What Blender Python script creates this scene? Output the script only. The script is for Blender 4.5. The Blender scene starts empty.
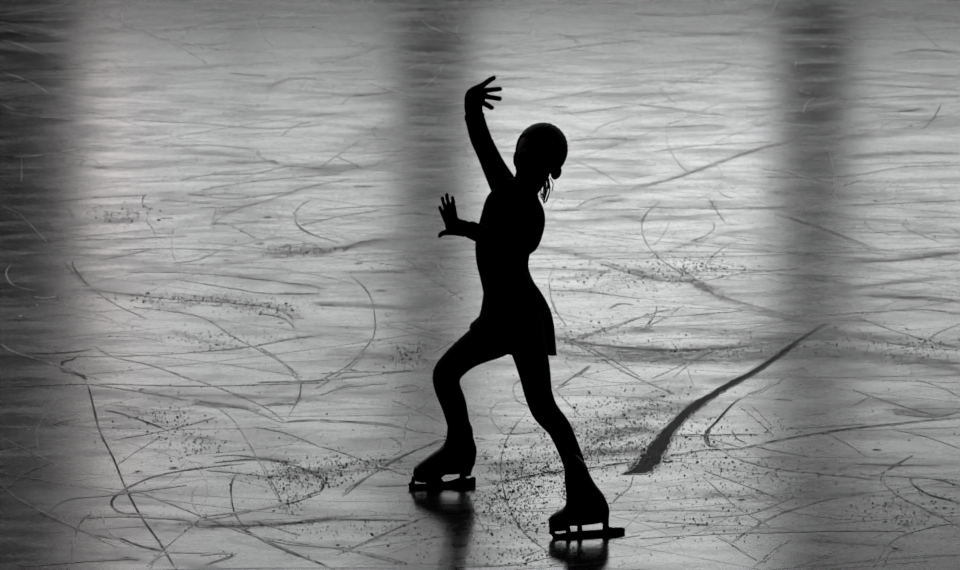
import bpy, bmesh, math, random
import numpy as np
from mathutils import Vector, Matrix
from mathutils.geometry import intersect_line_plane
random.seed(7); rng = np.random.default_rng(11)
S = bpy.context.scene
COL = S.collection
PI = math.pi

# ------------------------------------------------------------------ camera
PITCH = math.radians(17.0); R = 15.0; FPX = 4450.0
CAM = Vector((0, -R*math.cos(PITCH), R*math.sin(PITCH)))
FWD = (Vector((0, 0, 0)) - CAM).normalized()
UPV = Vector((0, math.sin(PITCH), math.cos(PITCH)))
RIGHT = Vector((1, 0, 0))
cd = bpy.data.cameras.new('camera'); cam = bpy.data.objects.new('camera', cd); COL.objects.link(cam)
cam.location = CAM; cam.rotation_euler = (PI/2 - PITCH, 0, 0)
cd.sensor_width = 36.0; cd.lens = FPX*36.0/960.0
cd.clip_end = 200
cd.dof.use_dof = True; cd.dof.focus_distance = 12.9; cd.dof.aperture_fstop = 7.1
S.camera = cam

def ray(px, py):
    return (FWD + RIGHT*((px-480)/FPX) - UPV*((py-285)/FPX)).normalized()
def G(px, py):                       # point of the ice under a point of the photograph
    d = ray(px, py); t = -CAM.z/d.z
    return CAM + d*t
def W(px, py, Y):                    # point at depth Y
    d = ray(px, py); t = (Y-CAM.y)/d.y
    return CAM + d*t
def mpp(Y): return (Y-CAM.y)/math.cos(PITCH+0.03)/FPX    # metres per pixel at depth Y

# ------------------------------------------------------------------ materials
def newmat(name):
    m = bpy.data.materials.new(name); m.use_nodes = True
    nt = m.node_tree; b = nt.nodes['Principled BSDF']
    return m, nt, b
def fabric(name, col, rough, scale, bump=0.15, spec=0.2, vary=0.25, sheen=0.0):
    m, nt, b = newmat(name)
    tc = nt.nodes.new('ShaderNodeTexCoord'); n = nt.nodes.new('ShaderNodeTexNoise')
    n.inputs['Scale'].default_value = scale; n.inputs['Detail'].default_value = 4
    nt.links.new(tc.outputs['Object'], n.inputs['Vector'])
    r = nt.nodes.new('ShaderNodeValToRGB')
    r.color_ramp.elements[0].color = (*[c*(1-vary) for c in col], 1)
    r.color_ramp.elements[1].color = (*[c*(1+vary) for c in col], 1)
    nt.links.new(n.outputs['Fac'], r.inputs['Fac']); nt.links.new(r.outputs['Color'], b.inputs['Base Color'])
    bp = nt.nodes.new('ShaderNodeBump'); bp.inputs['Strength'].default_value = bump; bp.inputs['Distance'].default_value = 0.002
    nt.links.new(n.outputs['Fac'], bp.inputs['Height']); nt.links.new(bp.outputs['Normal'], b.inputs['Normal'])
    b.inputs['Roughness'].default_value = rough
    b.inputs['Specular IOR Level'].default_value = spec
    return m
M_dress = fabric('black_stretch_fabric', (0.006, 0.006, 0.006), 0.85, 600, spec=0.05)
M_skirt = fabric('black_skirt_fabric', (0.007, 0.006, 0.006), 0.85, 500, spec=0.05)
M_tights = fabric('dark_tights', (0.008, 0.007, 0.006), 0.8, 900, spec=0.05)
M_skin = fabric('skin', (0.09, 0.045, 0.03), 0.7, 120, bump=0.05, spec=0.1, vary=0.1)
M_skin.node_tree.nodes['Principled BSDF'].inputs['Subsurface Weight'].default_value = 0.15
M_skin.node_tree.nodes['Principled BSDF'].inputs['Subsurface Radius'].default_value = (0.012, 0.004, 0.002)
M_hair = fabric('dark_brown_hair', (0.008, 0.005, 0.004), 0.7, 300, bump=0.4, spec=0.1)
M_boot = fabric('black_leather', (0.006, 0.006, 0.006), 0.5, 200, bump=0.1, spec=0.15)
M_sole = fabric('black_sole', (0.006, 0.006, 0.006), 0.5, 150, bump=0.05, spec=0.2)
M_lace = fabric('dark_laces', (0.02, 0.02, 0.02), 0.8, 700)
M_eye = fabric('eye', (0.03, 0.03, 0.03), 0.3, 50, bump=0.0)
M_wall = fabric('dark_painted_concrete', (0.035, 0.035, 0.037), 0.8, 6, bump=0.3)
M_frame = fabric('window_frame_metal', (0.05, 0.05, 0.055), 0.5, 20, bump=0.0)
M_ceil = fabric('dark_ceiling_boards', (0.02, 0.02, 0.02), 0.9, 4)
M_board = fabric('dasher_board', (0.10, 0.10, 0.105), 0.5, 5, bump=0.05)
M_steel, nt, b = newmat('blade_steel')
b.inputs['Base Color'].default_value = (0.045, 0.045, 0.05, 1); b.inputs['Metallic'].default_value = 0.9
n = nt.nodes.new('ShaderNodeTexNoise'); n.inputs['Scale'].default_value = 90
mr = nt.nodes.new('ShaderNodeMapRange'); mr.inputs['To Min'].default_value = 0.25; mr.inputs['To Max'].default_value = 0.5
nt.links.new(n.outputs['Fac'], mr.inputs['Value']); nt.links.new(mr.outputs['Result'], b.inputs['Roughness'])
# overcast daylight as even emission, strength set per pane to shape the reflections
M_pane = bpy.data.materials.new('daylit_pane'); M_pane.use_nodes = True
nt = M_pane.node_tree; nt.nodes.clear()
out = nt.nodes.new('ShaderNodeOutputMaterial'); em = nt.nodes.new('ShaderNodeEmission')
WINDOW_POWER = 4.9
em.inputs['Strength'].default_value = WINDOW_POWER
em.inputs['Color'].default_value = (0.985, 0.995, 1.0, 1)
nt.links.new(em.outputs[0], out.inputs['Surface'])
M_pane_dim = M_pane.copy(); M_pane_dim.name = 'dimmed_daylit_pane'  # same glass, weaker glow: dims the ice reflection left and right
for n in M_pane_dim.node_tree.nodes:
    if n.type == 'EMISSION': n.inputs['Strength'].default_value = WINDOW_POWER*0.73
M_pane_c = M_pane.copy(); M_pane_c.name = 'warm_daylit_pane'
for n in M_pane_c.node_tree.nodes:
    if n.type == 'EMISSION': n.inputs['Strength'].default_value = WINDOW_POWER*0.84; n.inputs['Color'].default_value = (1, 0.95, 0.94, 1)
M_added_blind = fabric('added_blind_cloth', (0.08, 0.08, 0.08), 0.9, 200, bump=0.05)
# shavings
M_shav, nt, b = newmat('ice_shavings')
n = nt.nodes.new('ShaderNodeTexNoise'); n.inputs['Scale'].default_value = 40
r = nt.nodes.new('ShaderNodeValToRGB')
r.color_ramp.elements[0].position = .35; r.color_ramp.elements[0].color = (0.02, 0.02, 0.02, 1)
r.color_ramp.elements[1].position = .7; r.color_ramp.elements[1].color = (0.12, 0.12, 0.125, 1)
nt.links.new(n.outputs['Fac'], r.inputs['Fac']); nt.links.new(r.outputs['Color'], b.inputs['Base Color'])
b.inputs['Roughness'].default_value = 0.6; b.inputs['Specular IOR Level'].default_value = 0.2

# ice
M_ice, nt, b = newmat('skated_ice')
N = nt.nodes.new; L = nt.links.new
def math_(op, a, b2, clamp=False):
    n = N('ShaderNodeMath'); n.operation = op; n.use_clamp = clamp
    for i, v in enumerate((a, b2)):
        if isinstance(v, (int, float)): n.inputs[i].default_value = v
        else: L(v, n.inputs[i])
    return n.outputs[0]
geo = N('ShaderNodeNewGeometry')
def noise(scale_xyz, scale, detail=5, rough=0.6, rot=0.0, off=0.0, dist=0.0):
    mp = N('ShaderNodeMapping'); mp.inputs['Scale'].default_value = scale_xyz; mp.inputs['Rotation'].default_value = (0, 0, rot)
    mp.inputs['Location'].default_value = (off, off*0.7, 0)
    L(geo.outputs['Position'], mp.inputs['Vector'])
    n = N('ShaderNodeTexNoise'); n.inputs['Scale'].default_value = scale; n.inputs['Detail'].default_value = detail
    n.inputs['Roughness'].default_value = rough; n.inputs['Distortion'].default_value = dist
    L(mp.outputs[0], n.inputs['Vector']); return n.outputs['Fac']
def remap(v, a, b2, c, d):
    n = N('ShaderNodeMapRange'); n.inputs['From Min'].default_value = a; n.inputs['From Max'].default_value = b2
    n.inputs['To Min'].default_value = c; n.inputs['To Max'].default_value = d; L(v, n.inputs['Value']); return n.outputs['Result']
att = N('ShaderNodeAttribute'); att.attribute_name = 'wear'
sep = N('ShaderNodeSeparateColor'); L(att.outputs['Color'], sep.inputs['Color'])
aS, aK, aW = sep.outputs[0], sep.outputs[1], sep.outputs[2]
st1 = noise((0.55, 2.0, 1), 3.4, 9, 0.68, rot=0.06, dist=0.3)
st2 = noise((0.6, 2.4, 1), 3.4, 9, 0.68, rot=-0.3, off=4.1, dist=0.4)
st3 = noise((0.6, 2.2, 1), 6.0, 8, 0.68, rot=0.38, off=9.0)
fine = noise((1, 1.6, 1), 120.0, 3, 0.6)
med = noise((1, 1.3, 1), 1.3, 3, 0.5, off=2.0)
streak = math_('ADD', math_('ADD', remap(st1, 0.46, 0.72, 0, 0.55), remap(st2, 0.48, 0.74, 0, 0.45)), remap(st3, 0.52, 0.75, 0, 0.3))
streak = math_('MULTIPLY', streak, remap(med, 0.3, 0.7, 0.35, 1.0))
fine2 = noise((1, 1.8, 1), 55.0, 4, 0.7, off=3.0)
grain = remap(fine, 0.34, 0.66, 0.2, 1.7)
grainK = remap(fine, 0.3, 0.7, 0.85, 1.3)
brk = remap(noise((0.8, 2.2, 1), 17.0, 5, 0.7, off=6.0), 0.36, 0.64, 0.35, 1.45)
sc = math_('ADD', math_('MULTIPLY', math_('MULTIPLY', aS, brk), grain), math_('MULTIPLY', streak, 0.72), clamp=False)
sc = math_('ADD', sc, remap(fine2, 0.5, 0.8, 0.0, 0.38))
sc = math_('MINIMUM', sc, 0.95)
ice = b
ice.inputs['Base Color'].default_value = (0.012, 0.012, 0.013, 1); ice.inputs['IOR'].default_value = 1.31
L(math_('ADD', 0.152, math_('MULTIPLY', streak, 0.20)), ice.inputs['Roughness'])
bump = N('ShaderNodeBump'); bump.inputs['Strength'].default_value = 0.05; bump.inputs['Distance'].default_value = 0.002
L(fine, bump.inputs['Height']); L(bump.outputs['Normal'], ice.inputs['Normal'])
def pr(col, rough, spec):
    p = N('ShaderNodeBsdfPrincipled'); p.inputs['Base Color'].default_value = (*col, 1)
    p.inputs['Roughness'].default_value = rough; p.inputs['Specular IOR Level'].default_value = spec; return p
pS = pr((0.20, 0.20, 0.205), 0.5, 0.35); pK = pr((0.03, 0.03, 0.03), 0.6, 0.04); pW = pr((0.9, 0.9, 0.9), 0.5, 0.5)
def mixs(f, a, b2):
    m = N('ShaderNodeMixShader'); L(f, m.inputs[0]); L(a, m.inputs[1]); L(b2, m.inputs[2]); return m.outputs[0]
o = mixs(sc, ice.outputs[0], pS.outputs[0])
o = mixs(math_('MINIMUM', math_('MULTIPLY', aK, grainK), 1.0), o, pK.outputs[0])
o = mixs(math_('MINIMUM', math_('MULTIPLY', aW, grain), 1.0), o, pW.outputs[0])
outn = [n for n in nt.nodes if n.type == 'OUTPUT_MATERIAL'][0]
L(o, outn.inputs['Surface'])

# ------------------------------------------------------------------ mesh helpers
def link(name, me, mat, parent=None, smooth=True):
    if mat: me.materials.append(mat)
    if smooth:
        for p in me.polygons: p.use_smooth = True
    ob = bpy.data.objects.new(name, me); COL.objects.link(ob)
    if parent: ob.parent = parent; ob.matrix_parent_inverse = Matrix.Identity(4)
    return ob
def from_bm(name, bm, mat, parent=None, smooth=True):
    me = bpy.data.meshes.new(name); bm.to_mesh(me); bm.free(); return link(name, me, mat, parent, smooth)
def box(bm, x0, x1, y0, y1, z0, z1):
    vs = [bm.verts.new((x, y, z)) for z in (z0, z1) for y in (y0, y1) for x in (x0, x1)]
    for f in ((0, 2, 3, 1), (4, 5, 7, 6), (0, 1, 5, 4), (2, 6, 7, 3), (0, 4, 6, 2), (1, 3, 7, 5)):
        bm.faces.new([vs[i] for i in f])
def catmull(P, n):
    P = [np.array(p, float) for p in P]
    if len(P) == 2: return [P[0]+(P[1]-P[0])*i/n for i in range(n+1)]
    Q = [2*P[0]-P[1]] + P + [2*P[-1]-P[-2]]; out = []
    for i in range(1, len(Q)-2):
        for k in range(n):
            t = k/n
            out.append(0.5*((2*Q[i]) + (-Q[i-1]+Q[i+1])*t + (2*Q[i-1]-5*Q[i]+4*Q[i+1]-Q[i+2])*t*t + (-Q[i-1]+3*Q[i]-3*Q[i+1]+Q[i+2])*t**3))
    out.append(P[-1]); return out
def tube(bm, pts, segs=20, n=4, caps=True, refdir=Vector((0, 1, 0))):
    """pts: (x, y, z, in-view radius, depth radius) in metres"""
    Q = catmull(pts, n)
    C = [Vector(q[:3]) for q in Q]; rings = []
    T = []
    for i in range(len(C)):
        T.append((C[min(i+1, len(C)-1)] - C[max(i-1, 0)]).normalized())
    def ring(c, t, ru, rv):
        ref = refdir if abs(t.dot(refdir)) < 0.95 else Vector((1, 0, 0))
        u = t.cross(ref).normalized(); v = u.cross(t).normalized()
        return [bm.verts.new(c + u*math.cos(a)*ru + v*math.sin(a)*rv) for a in [2*PI*k/segs for k in range(segs)]]
    if caps:
        for s in (80, 60, 40, 20):
            a = math.radians(s); r = min(Q[0][3], Q[0][4])
            rings.append(ring(C[0]-T[0]*r*math.sin(a), T[0], Q[0][3]*math.cos(a), Q[0][4]*math.cos(a)))
    for q, c, t in zip(Q, C, T): rings.append(ring(c, t, q[3], q[4]))
    if caps:
        for s in (20, 40, 60, 80):
            a = math.radians(s); r = min(Q[-1][3], Q[-1][4])
            rings.append(ring(C[-1]+T[-1]*r*math.sin(a), T[-1], Q[-1][3]*math.cos(a), Q[-1][4]*math.cos(a)))
    for a, b2 in zip(rings, rings[1:]):
        for k in range(segs):
            bm.faces.new((a[k], a[(k+1) % segs], b2[(k+1) % segs], b2[k]))
    bm.faces.new(rings[0][::-1]); bm.faces.new(rings[-1])
def ptube(bm, P, shrink=0.0, n=4, segs=20, caps=True):
    """P: (px, py, depth Y, radius px[, depth radius px])"""
    q = []
    for p in P:
        w = W(p[0], p[1], p[2]); k = mpp(p[2]); ru = (p[3]-shrink)*k
        rv = ((p[4]-shrink) if len(p) > 4 else (p[3]-shrink))*k
        q.append((w.x, w.y, w.z, max(ru, 0.0015), max(rv, 0.0015)))
    tube(bm, q, segs, n, caps)
def ell(bm, c, ax, seg=32, ringn=20):
    """ellipsoid, ax = three half-axis vectors"""
    top = bm.verts.new(c + ax[2]); bot = bm.verts.new(c - ax[2]); rs = []
    for i in range(1, ringn):
        th = PI*i/ringn
        rs.append([bm.verts.new(c + ax[2]*math.cos(th) + (ax[0]*math.cos(2*PI*k/seg) + ax[1]*math.sin(2*PI*k/seg))*math.sin(th)) for k in range(seg)])
    for k in range(seg):
        bm.faces.new((top, rs[0][k], rs[0][(k+1) % seg])); bm.faces.new((bot, rs[-1][(k+1) % seg], rs[-1][k]))
        for a, b2 in zip(rs, rs[1:]): bm.faces.new((a[k], b2[k], b2[(k+1) % seg], a[(k+1) % seg]))
def remeshed(name, bm, mat, voxel, parent=None, smooth_it=4, fac=0.5):
    bmesh.ops.recalc_face_normals(bm, faces=bm.faces)
    me = bpy.data.meshes.new('tmp'); bm.to_mesh(me); bm.free()
    t = bpy.data.objects.new('tmp', me); COL.objects.link(t)
    m = t.modifiers.new('r', 'REMESH'); m.mode = 'VOXEL'; m.voxel_size = voxel
    if smooth_it:
        s = t.modifiers.new('s', 'SMOOTH'); s.iterations = smooth_it; s.factor = fac
    dg = bpy.context.evaluated_depsgraph_get(); dg.update()
    new = bpy.data.meshes.new_from_object(t.evaluated_get(dg)); new.name = name
    bpy.data.objects.remove(t); bpy.data.meshes.remove(me)
    return link(name, new, mat, parent)

# ------------------------------------------------------------------ ice sheet with its scratches
NK = []    # thin marks: (kind, width px, strength, points px)
SM = []    # broad soft smears
def tile(ox, oy, s, txt):
    for ln in txt.strip().splitlines():
        ln = ln.split('#')[0].split()
        if not ln: continue
        k, w, st = ln[0], float(ln[1]), float(ln[2])
        pts = [(ox+float(a.split(',')[0])/s, oy+float(a.split(',')[1])/s) for a in ln[3:]]
        (SM if k == 'S' or k == 'K' else NK).append((k, w, st, pts))
tile(0, 0, 3, '''
w 1.6 .30 0,45 110,30 220,5
w 1.3 .28 0,85 120,110 240,95 420,100
w 1.3 .3 280,0 350,60 470,110 560,150 640,205
w 1.8 .35 320,80 520,120 640,145 820,160
w 1.2 .3 370,75 366,40 385,10
w 1.2 .3 820,140 780,100 772,60 800,30 830,15
w 1.3 .25 0,205 200,205 330,210
w 1.4 .4 0,215 90,245 160,290
w 1.5 .35 0,335 110,350 220,360
w 1.3 .3 0,310 60,330 220,310
w 1.3 .25 0,250 120,235 260,240
w 1.4 .35 0,120 60,135 160,175 260,200
w 1.2 .3 0,60 200,60 330,50
w 1.5 .3 330,90 600,85 960,80
w 1.2 .25 450,100 700,60 960,50
w 1.4 .35 0,505 200,500 260,480
w 1.6 .6 40,472 130,465 230,448 320,440
w 1.0 .5 65,470 65,550
k 1.2 .45 690,220 740,224 800,228
d 1.5 .45 800,260 860,240 910,235 960,240
d 1.0 .4 800,300 810,260 840,242
d 1.2 .4 400,360 600,370 800,385 960,375
d 1.2 .35 480,440 620,435 760,445
d 1.2 .5 540,540 620,525 760,520 860,500 960,505
d 1.5 .4 680,480 740,490 800,482 835,492
k 1.5 .6 800,480 825,484 832,494
d 1.1 .45 770,440 780,470 830,490
d 1.0 .4 840,410 880,380 930,365
k 1.5 .5 280,503 330,505
k 1.5 .5 240,402 265,412
k 1.3 .5 270,240 280,241
d 1.0 .4 895,272 920,235
S 6 .30 0,140 100,150 220,150
S 5 .25 500,265 700,262 840,250
S 5 .28 820,250 900,235 960,240
S 6 .25 640,490 760,485 860,495
S 10 .25 300,20 600,25 960,15
''')
tile(320, 0, 3, '''
w 1.3 .35 300,60 350,90 420,110
w 1.6 .4 150,250 260,285 350,315 480,305
w 1.3 .35 320,345 400,340 470,335
w 1.2 .35 300,270 350,230 370,190
w 1.5 .5 430,440 450,470 445,500
w 1.2 .4 300,410 330,395
w 1.2 .3 250,210 350,185 480,175
d 1.6 .45 600,65 680,30 800,8
d 1.4 .45 500,165 600,160 700,150 800,135 960,120
k 1.6 .5 710,100 745,110 780,130
k 1.6 .5 750,152 810,152
k 1.2 .45 540,236 635,232
d 1.6 .5 620,305 750,285 850,265 960,255
d 1.8 .6 700,342 800,335 880,322 940,318
k 1.5 .4 700,320 745,322
d 1.3 .5 800,410 850,375 930,350
k 1.2 .5 90,290 180,280 220,275
d 1.2 .5 60,315 90,290 130,283
d 1.4 .5 200,360 170,375 160,395 175,415 210,418
d 1.2 .5 150,500 190,480 250,445 270,438
d 1.2 .5 50,470 100,490 130,508
d 1.2 .4 0,190 80,175 180,140
d 1.0 .35 0,500 60,460 120,420
S 9 .30 0,180 60,170 190,140
S 7 .25 500,240 700,235 960,225
S 8 .25 700,450 800,440 960,430
S 14 .22 0,10 480,10 960,4
d 1.0 .35 760,480 830,510 900,550
d 1.0 .3 750,420 850,415 950,420
''')
tile(640, 0, 3, '''
S 6 .50 0,42 100,45 200,35 320,40
d 2.5 .6 0,42 120,46 240,40 380,15
d 1.2 .5 215,30 215,10 240,5 250,25
S 8 .75 600,50 700,35 800,45 960,60
S 4 .6 720,45 800,62 900,55
S 5 .6 780,160 850,150 920,155 960,160
k 1.5 .3 810,150 870,150 940,155
S 4 .75 440,120 520,118 620,122
S 5 .85 470,190 540,185 640,190
S 4 .8 430,318 500,320 600,300
S 4 .6 500,390 580,385
S 6 .6 480,245 600,235
k 1.5 .5 380,200 410,200
k 1.7 .6 770,335 810,332 845,325
S 3 .6 700,335 770,335 850,335
k 1.2 .5 850,385 880,355 905,310
k 1.2 .4 820,80 860,110 900,145
w 1.2 .6 470,180 462,215
w 1.6 .6 475,260 485,275 540,285
w 1.4 .5 490,340 500,310 530,290
w 1.6 .65 565,455 580,500 583,570
w 1.4 .5 600,560 660,540
w 1.4 .5 360,505 430,515 490,530 590,550
w 2.2 .8 540,140 560,142
w 2.2 .9 408,236 420,242
d 1.8 .65 0,312 100,325 180,340 260,345
S 3 .35 0,315 100,328 200,340 280,350 400,360
d 1.8 .6 0,385 100,380 200,375 250,378
d 1.2 .45 60,260 80,290 110,310
d 1.6 .6 40,455 140,440 240,432 400,425
S 4 .6 0,560 100,535 200,500 300,465 380,440 480,420 600,415
d 3 .5 0,560 100,535 200,500 300,465 380,440 460,425
d 1.0 .55 88,370 80,410 90,450 120,495 150,520
S 6 .8 640,470 760,462 850,460 960,462
S 9 .35 640,410 760,400 960,395
d 1.3 .4 560,300 760,290 960,285
d 1.3 .4 0,245 60,240 240,250
d 1.0 .35 80,250 160,240 220,220 280,190
d 1.0 .4 905,540 905,560 930,570
d 1.4 .4 0,110 150,105 360,95
d 1.2 .3 0,190 200,185 380,205
S 7 .35 0,90 150,100 330,105
d 1.2 .4 640,250 800,260 960,270
d 1.2 .4 640,210 760,215 960,230
d 1.5 .45 380,530 600,530 800,500 960,495
S 12 .3 300,10 500,5 700,10
''')
tile(0, 190, 3, '''
w 1.4 .4 0,45 60,75 120,135 145,165
w 1.8 .55 35,220 18,250 40,285 110,305
w 2.4 .8 100,320 130,325 170,320
w 2.2 .7 110,340 112,352
w 2 .6 55,378 68,378
S 5 .7 0,190 60,190 150,185
k 2.2 .45 0,185 60,195 140,190
S 5 .5 0,145 100,140 200,150
d 1.5 .5 220,150 400,145 560,138
k 1.5 .4 480,85 520,84
k 1.5 .4 520,138 560,138
S 6 .5 180,105 280,100 400,90
S 5 .35 300,70 380,70 410,75
d 1.3 .6 150,35 300,22 430,15
k 1.5 .6 440,10 428,25 430,45 450,58
d 1.3 .6 450,60 440,90 460,120 470,160 465,190
d 1.2 .6 395,60 412,75 410,92
d 1.2 .6 520,110 515,150 518,190 530,215
d 1.3 .5 520,218 590,210 660,180
d 1.2 .5 350,180 500,175 700,180
d 1.3 .5 650,50 640,100 680,100 720,120 770,145
k 1.5 .5 630,98 680,100
k 1.4 .6 915,35 890,60 886,85 900,110 950,140
k 2.6 .7 765,160 790,162
k 2.2 .7 795,83 815,82
k 2.2 .7 672,210 685,210
k 1.9 .7 815,203 850,198
S 7 .45 820,190 960,190
d 1.8 .5 840,170 900,160 960,165
k 1.5 .75 220,200 220,230 245,265 275,295
d 1.2 .6 275,295 350,345 440,385
d 1.4 .55 190,210 220,250 260,290
S 5 .5 220,300 400,315 540,318 680,330
d 1.4 .5 280,300 500,325 650,335 760,345 840,360 880,390 893,440
k 1.5 .55 780,370 850,385 885,415 893,440
k 2 .6 835,397 850,400
S 5 .45 520,425 600,450 720,472
d 1.5 .65 200,500 400,497 600,485 760,468 880,445 960,435
d 1.3 .7 280,465 340,500 450,525 580,570
d 1.0 .5 400,350 600,380 700,440 780,480 850,520 895,570
d 1.2 .45 380,245 600,250 800,270 960,290
S 4 .4 480,240 650,245 800,270 960,295
d 1.2 .4 300,210 400,190 460,175
d 1.2 .4 560,10 700,25 900,0
S 6 .4 500,30 620,10 750,20
k 1.8 .75 60,490 150,490 230,485 275,475
k 2.6 .8 240,493 215,510 190,515 185,540 220,550 250,560 257,572
w 1.6 .6 0,460 40,485 150,520 260,555 300,570
S 5 .4 0,440 100,440 200,450
S 6 .5 240,255 350,240 460,235
S 5 .5 80,265 150,250 240,250
d 1 .4 540,270 700,295 800,310 960,310
S 5 .4 850,310 960,320
S 4 .55 700,345 800,350 860,360 900,385
''')
tile(640, 190, 3, '''
k 1.5 .5 60,35 20,70 5,110 20,160 60,205 100,235 150,260
d 1.2 .5 90,60 85,100 65,140 40,165
d 1.8 .6 0,50 150,55 300,55 440,50
S 4 .5 0,50 150,52 300,55 450,50
k 1.3 .55 205,20 225,55 257,100
k 1.5 .6 220,95 222,115 200,135 150,155
S 5 .5 60,190 120,170 200,145 300,125 400,115
d 1.2 .45 235,0 250,15 280,25
S 3 .75 400,70 480,95 600,140 700,175
k 2 .35 440,80 560,120 680,165
w 2.2 .65 575,0 590,25 600,10
d 1.3 .5 680,60 672,90 700,120 760,135
w 1.6 .6 800,85 790,105 830,130 900,155
d 1.4 .5 820,80 960,82
k 2.2 .5 935,115 960,130
S 6 .7 640,215 760,210 860,195 960,185
k 1.3 .35 660,215 800,208 960,185
S 7 .7 0,245 60,265 160,275 220,300
k 2.2 .3 0,255 60,270 150,275
S 5 .65 150,270 220,315 320,350 430,385 560,405
d 2.2 .5 150,270 220,310 350,350 500,390
k 1.5 .4 120,235 170,270 230,320
d 1.3 .5 195,245 200,235 350,240 480,235
d 1.3 .5 200,270 300,250 440,238
S 5 .55 250,310 400,315 500,300 620,320
S 5 .65 600,300 720,285 830,270 900,265
S 4 .75 700,320 820,325 960,335
k 1.6 .5 760,322 880,322 960,335
d 1.6 .6 560,375 700,365 840,358 960,370
d 1.3 .45 660,385 760,420 860,450 960,475
k 1.3 .7 50,345 45,375 20,405 10,420
d 1.2 .4 0,420 60,390 130,345
S 9 .85 0,475 150,482 300,470 420,450 520,435 560,440
k 1.8 .45 0,478 100,482 250,472
S 12 .55 0,500 200,510 400,500 600,490
S 12 .85 380,480 540,490 680,505 800,515 900,520
S 7 .5 0,420 150,425 300,435 480,445
S 6 .55 560,420 700,440 840,465 960,470
d 1.5 .45 560,420 720,455 900,475 960,480
d 1.3 .45 860,450 900,425 960,400
S 9 .5 640,480 800,500 960,540
w 1.6 .55 100,560 180,500 260,470
w 1.2 .5 680,500 685,450 660,420
w 1.2 .45 300,560 400,500
d 1.2 .4 820,480 860,450
S 8 .45 400,10 600,20 900,30
d 1.4 .45 620,45 760,40 960,30
d 1 .4 190,240 210,205 260,165 290,155
d 1.2 .4 0,380 150,375 320,360
''')
tile(0, 380, 3, '''
k 2.0 .85 255,0 268,30 280,80 300,155 340,235 375,320 420,405 480,490 530,572
k 1.5 .65 735,250 600,265 480,285 400,315 345,350 335,375 365,398 440,403
k 1.5 .65 715,270 695,310 695,360 710,410 760,465 850,510 945,545
d 1.1 .5 620,270 770,285 850,290
d 1.2 .6 400,330 520,375 620,415 740,460 850,490 960,500
k 1.5 .6 600,438 700,437 850,432 960,422
S 4 .55 560,430 700,436 850,432 960,420
d 1.2 .5 240,415 380,410 560,420
S 4 .45 240,410 420,405 560,420
d 1.1 .5 640,230 700,225 800,235 900,245
k 1.4 .6 640,248 760,238 830,243 900,250
k 1.5 .5 830,243 900,262 960,285
S 5 .55 850,275 900,270 960,290
d 1.1 .5 650,80 700,120 740,180 780,250 820,330 872,410
d 1.1 .5 600,410 760,390 860,370 960,340
k 1.5 .5 900,355 960,332
k 1.3 .6 315,90 370,103 450,130 500,150
d 1.2 .6 350,255 400,220 480,170
d 1.2 .5 340,180 500,150 600,125 650,110
d 1.2 .6 590,0 700,40 800,85 855,125
k 1.6 .6 855,125 960,120
d 1.4 .5 580,70 700,80 780,90
S 4 .55 580,68 640,78 720,80
k 2 .6 620,78 660,80
d 1.4 .6 780,75 880,72 900,45 900,0
k 2.4 .75 400,277 425,272
k 2 .7 505,265 535,264
k 2 .6 415,28 435,27
k 1.6 .75 350,470 420,498 500,515
d 1.2 .5 505,517 640,520 710,520
k 1.8 .65 620,553 680,535 705,525
d 1.3 .5 450,565 470,535 505,520
d 1.2 .45 100,390 240,450 350,480
k 1.6 .6 275,400 240,430 225,470
w 1.8 .65 225,470 215,520 200,570
d 1.1 .5 60,560 250,545 420,535
k 1.8 .6 370,530 415,540
w 1.4 .5 0,170 80,210 160,250
w 1.5 .5 115,210 110,150 140,100
d 1.8 .6 150,30 135,80 150,130 200,170
k 1.8 .5 150,140 190,125 230,118
w 2.2 .75 82,148 92,150
w 1.8 .6 150,30 156,25
w 1.4 .5 0,310 60,360 200,430 350,500
w 1.4 .45 300,390 330,460 400,500
d 1.1 .5 130,410 200,360 340,345 560,315
d 1.2 .4 0,340 80,280 150,250
S 5 .4 360,80 420,100 560,160 650,190
d 1 .45 760,140 860,160 960,200
d 1.2 .45 760,420 820,440 900,465
d 1 .4 0,20 300,12 600,18 960,8
d 1 .4 260,10 480,45 560,60
d 1 .35 440,560 500,500 620,400
S 6 .35 420,430 500,440 640,440
''')
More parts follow.
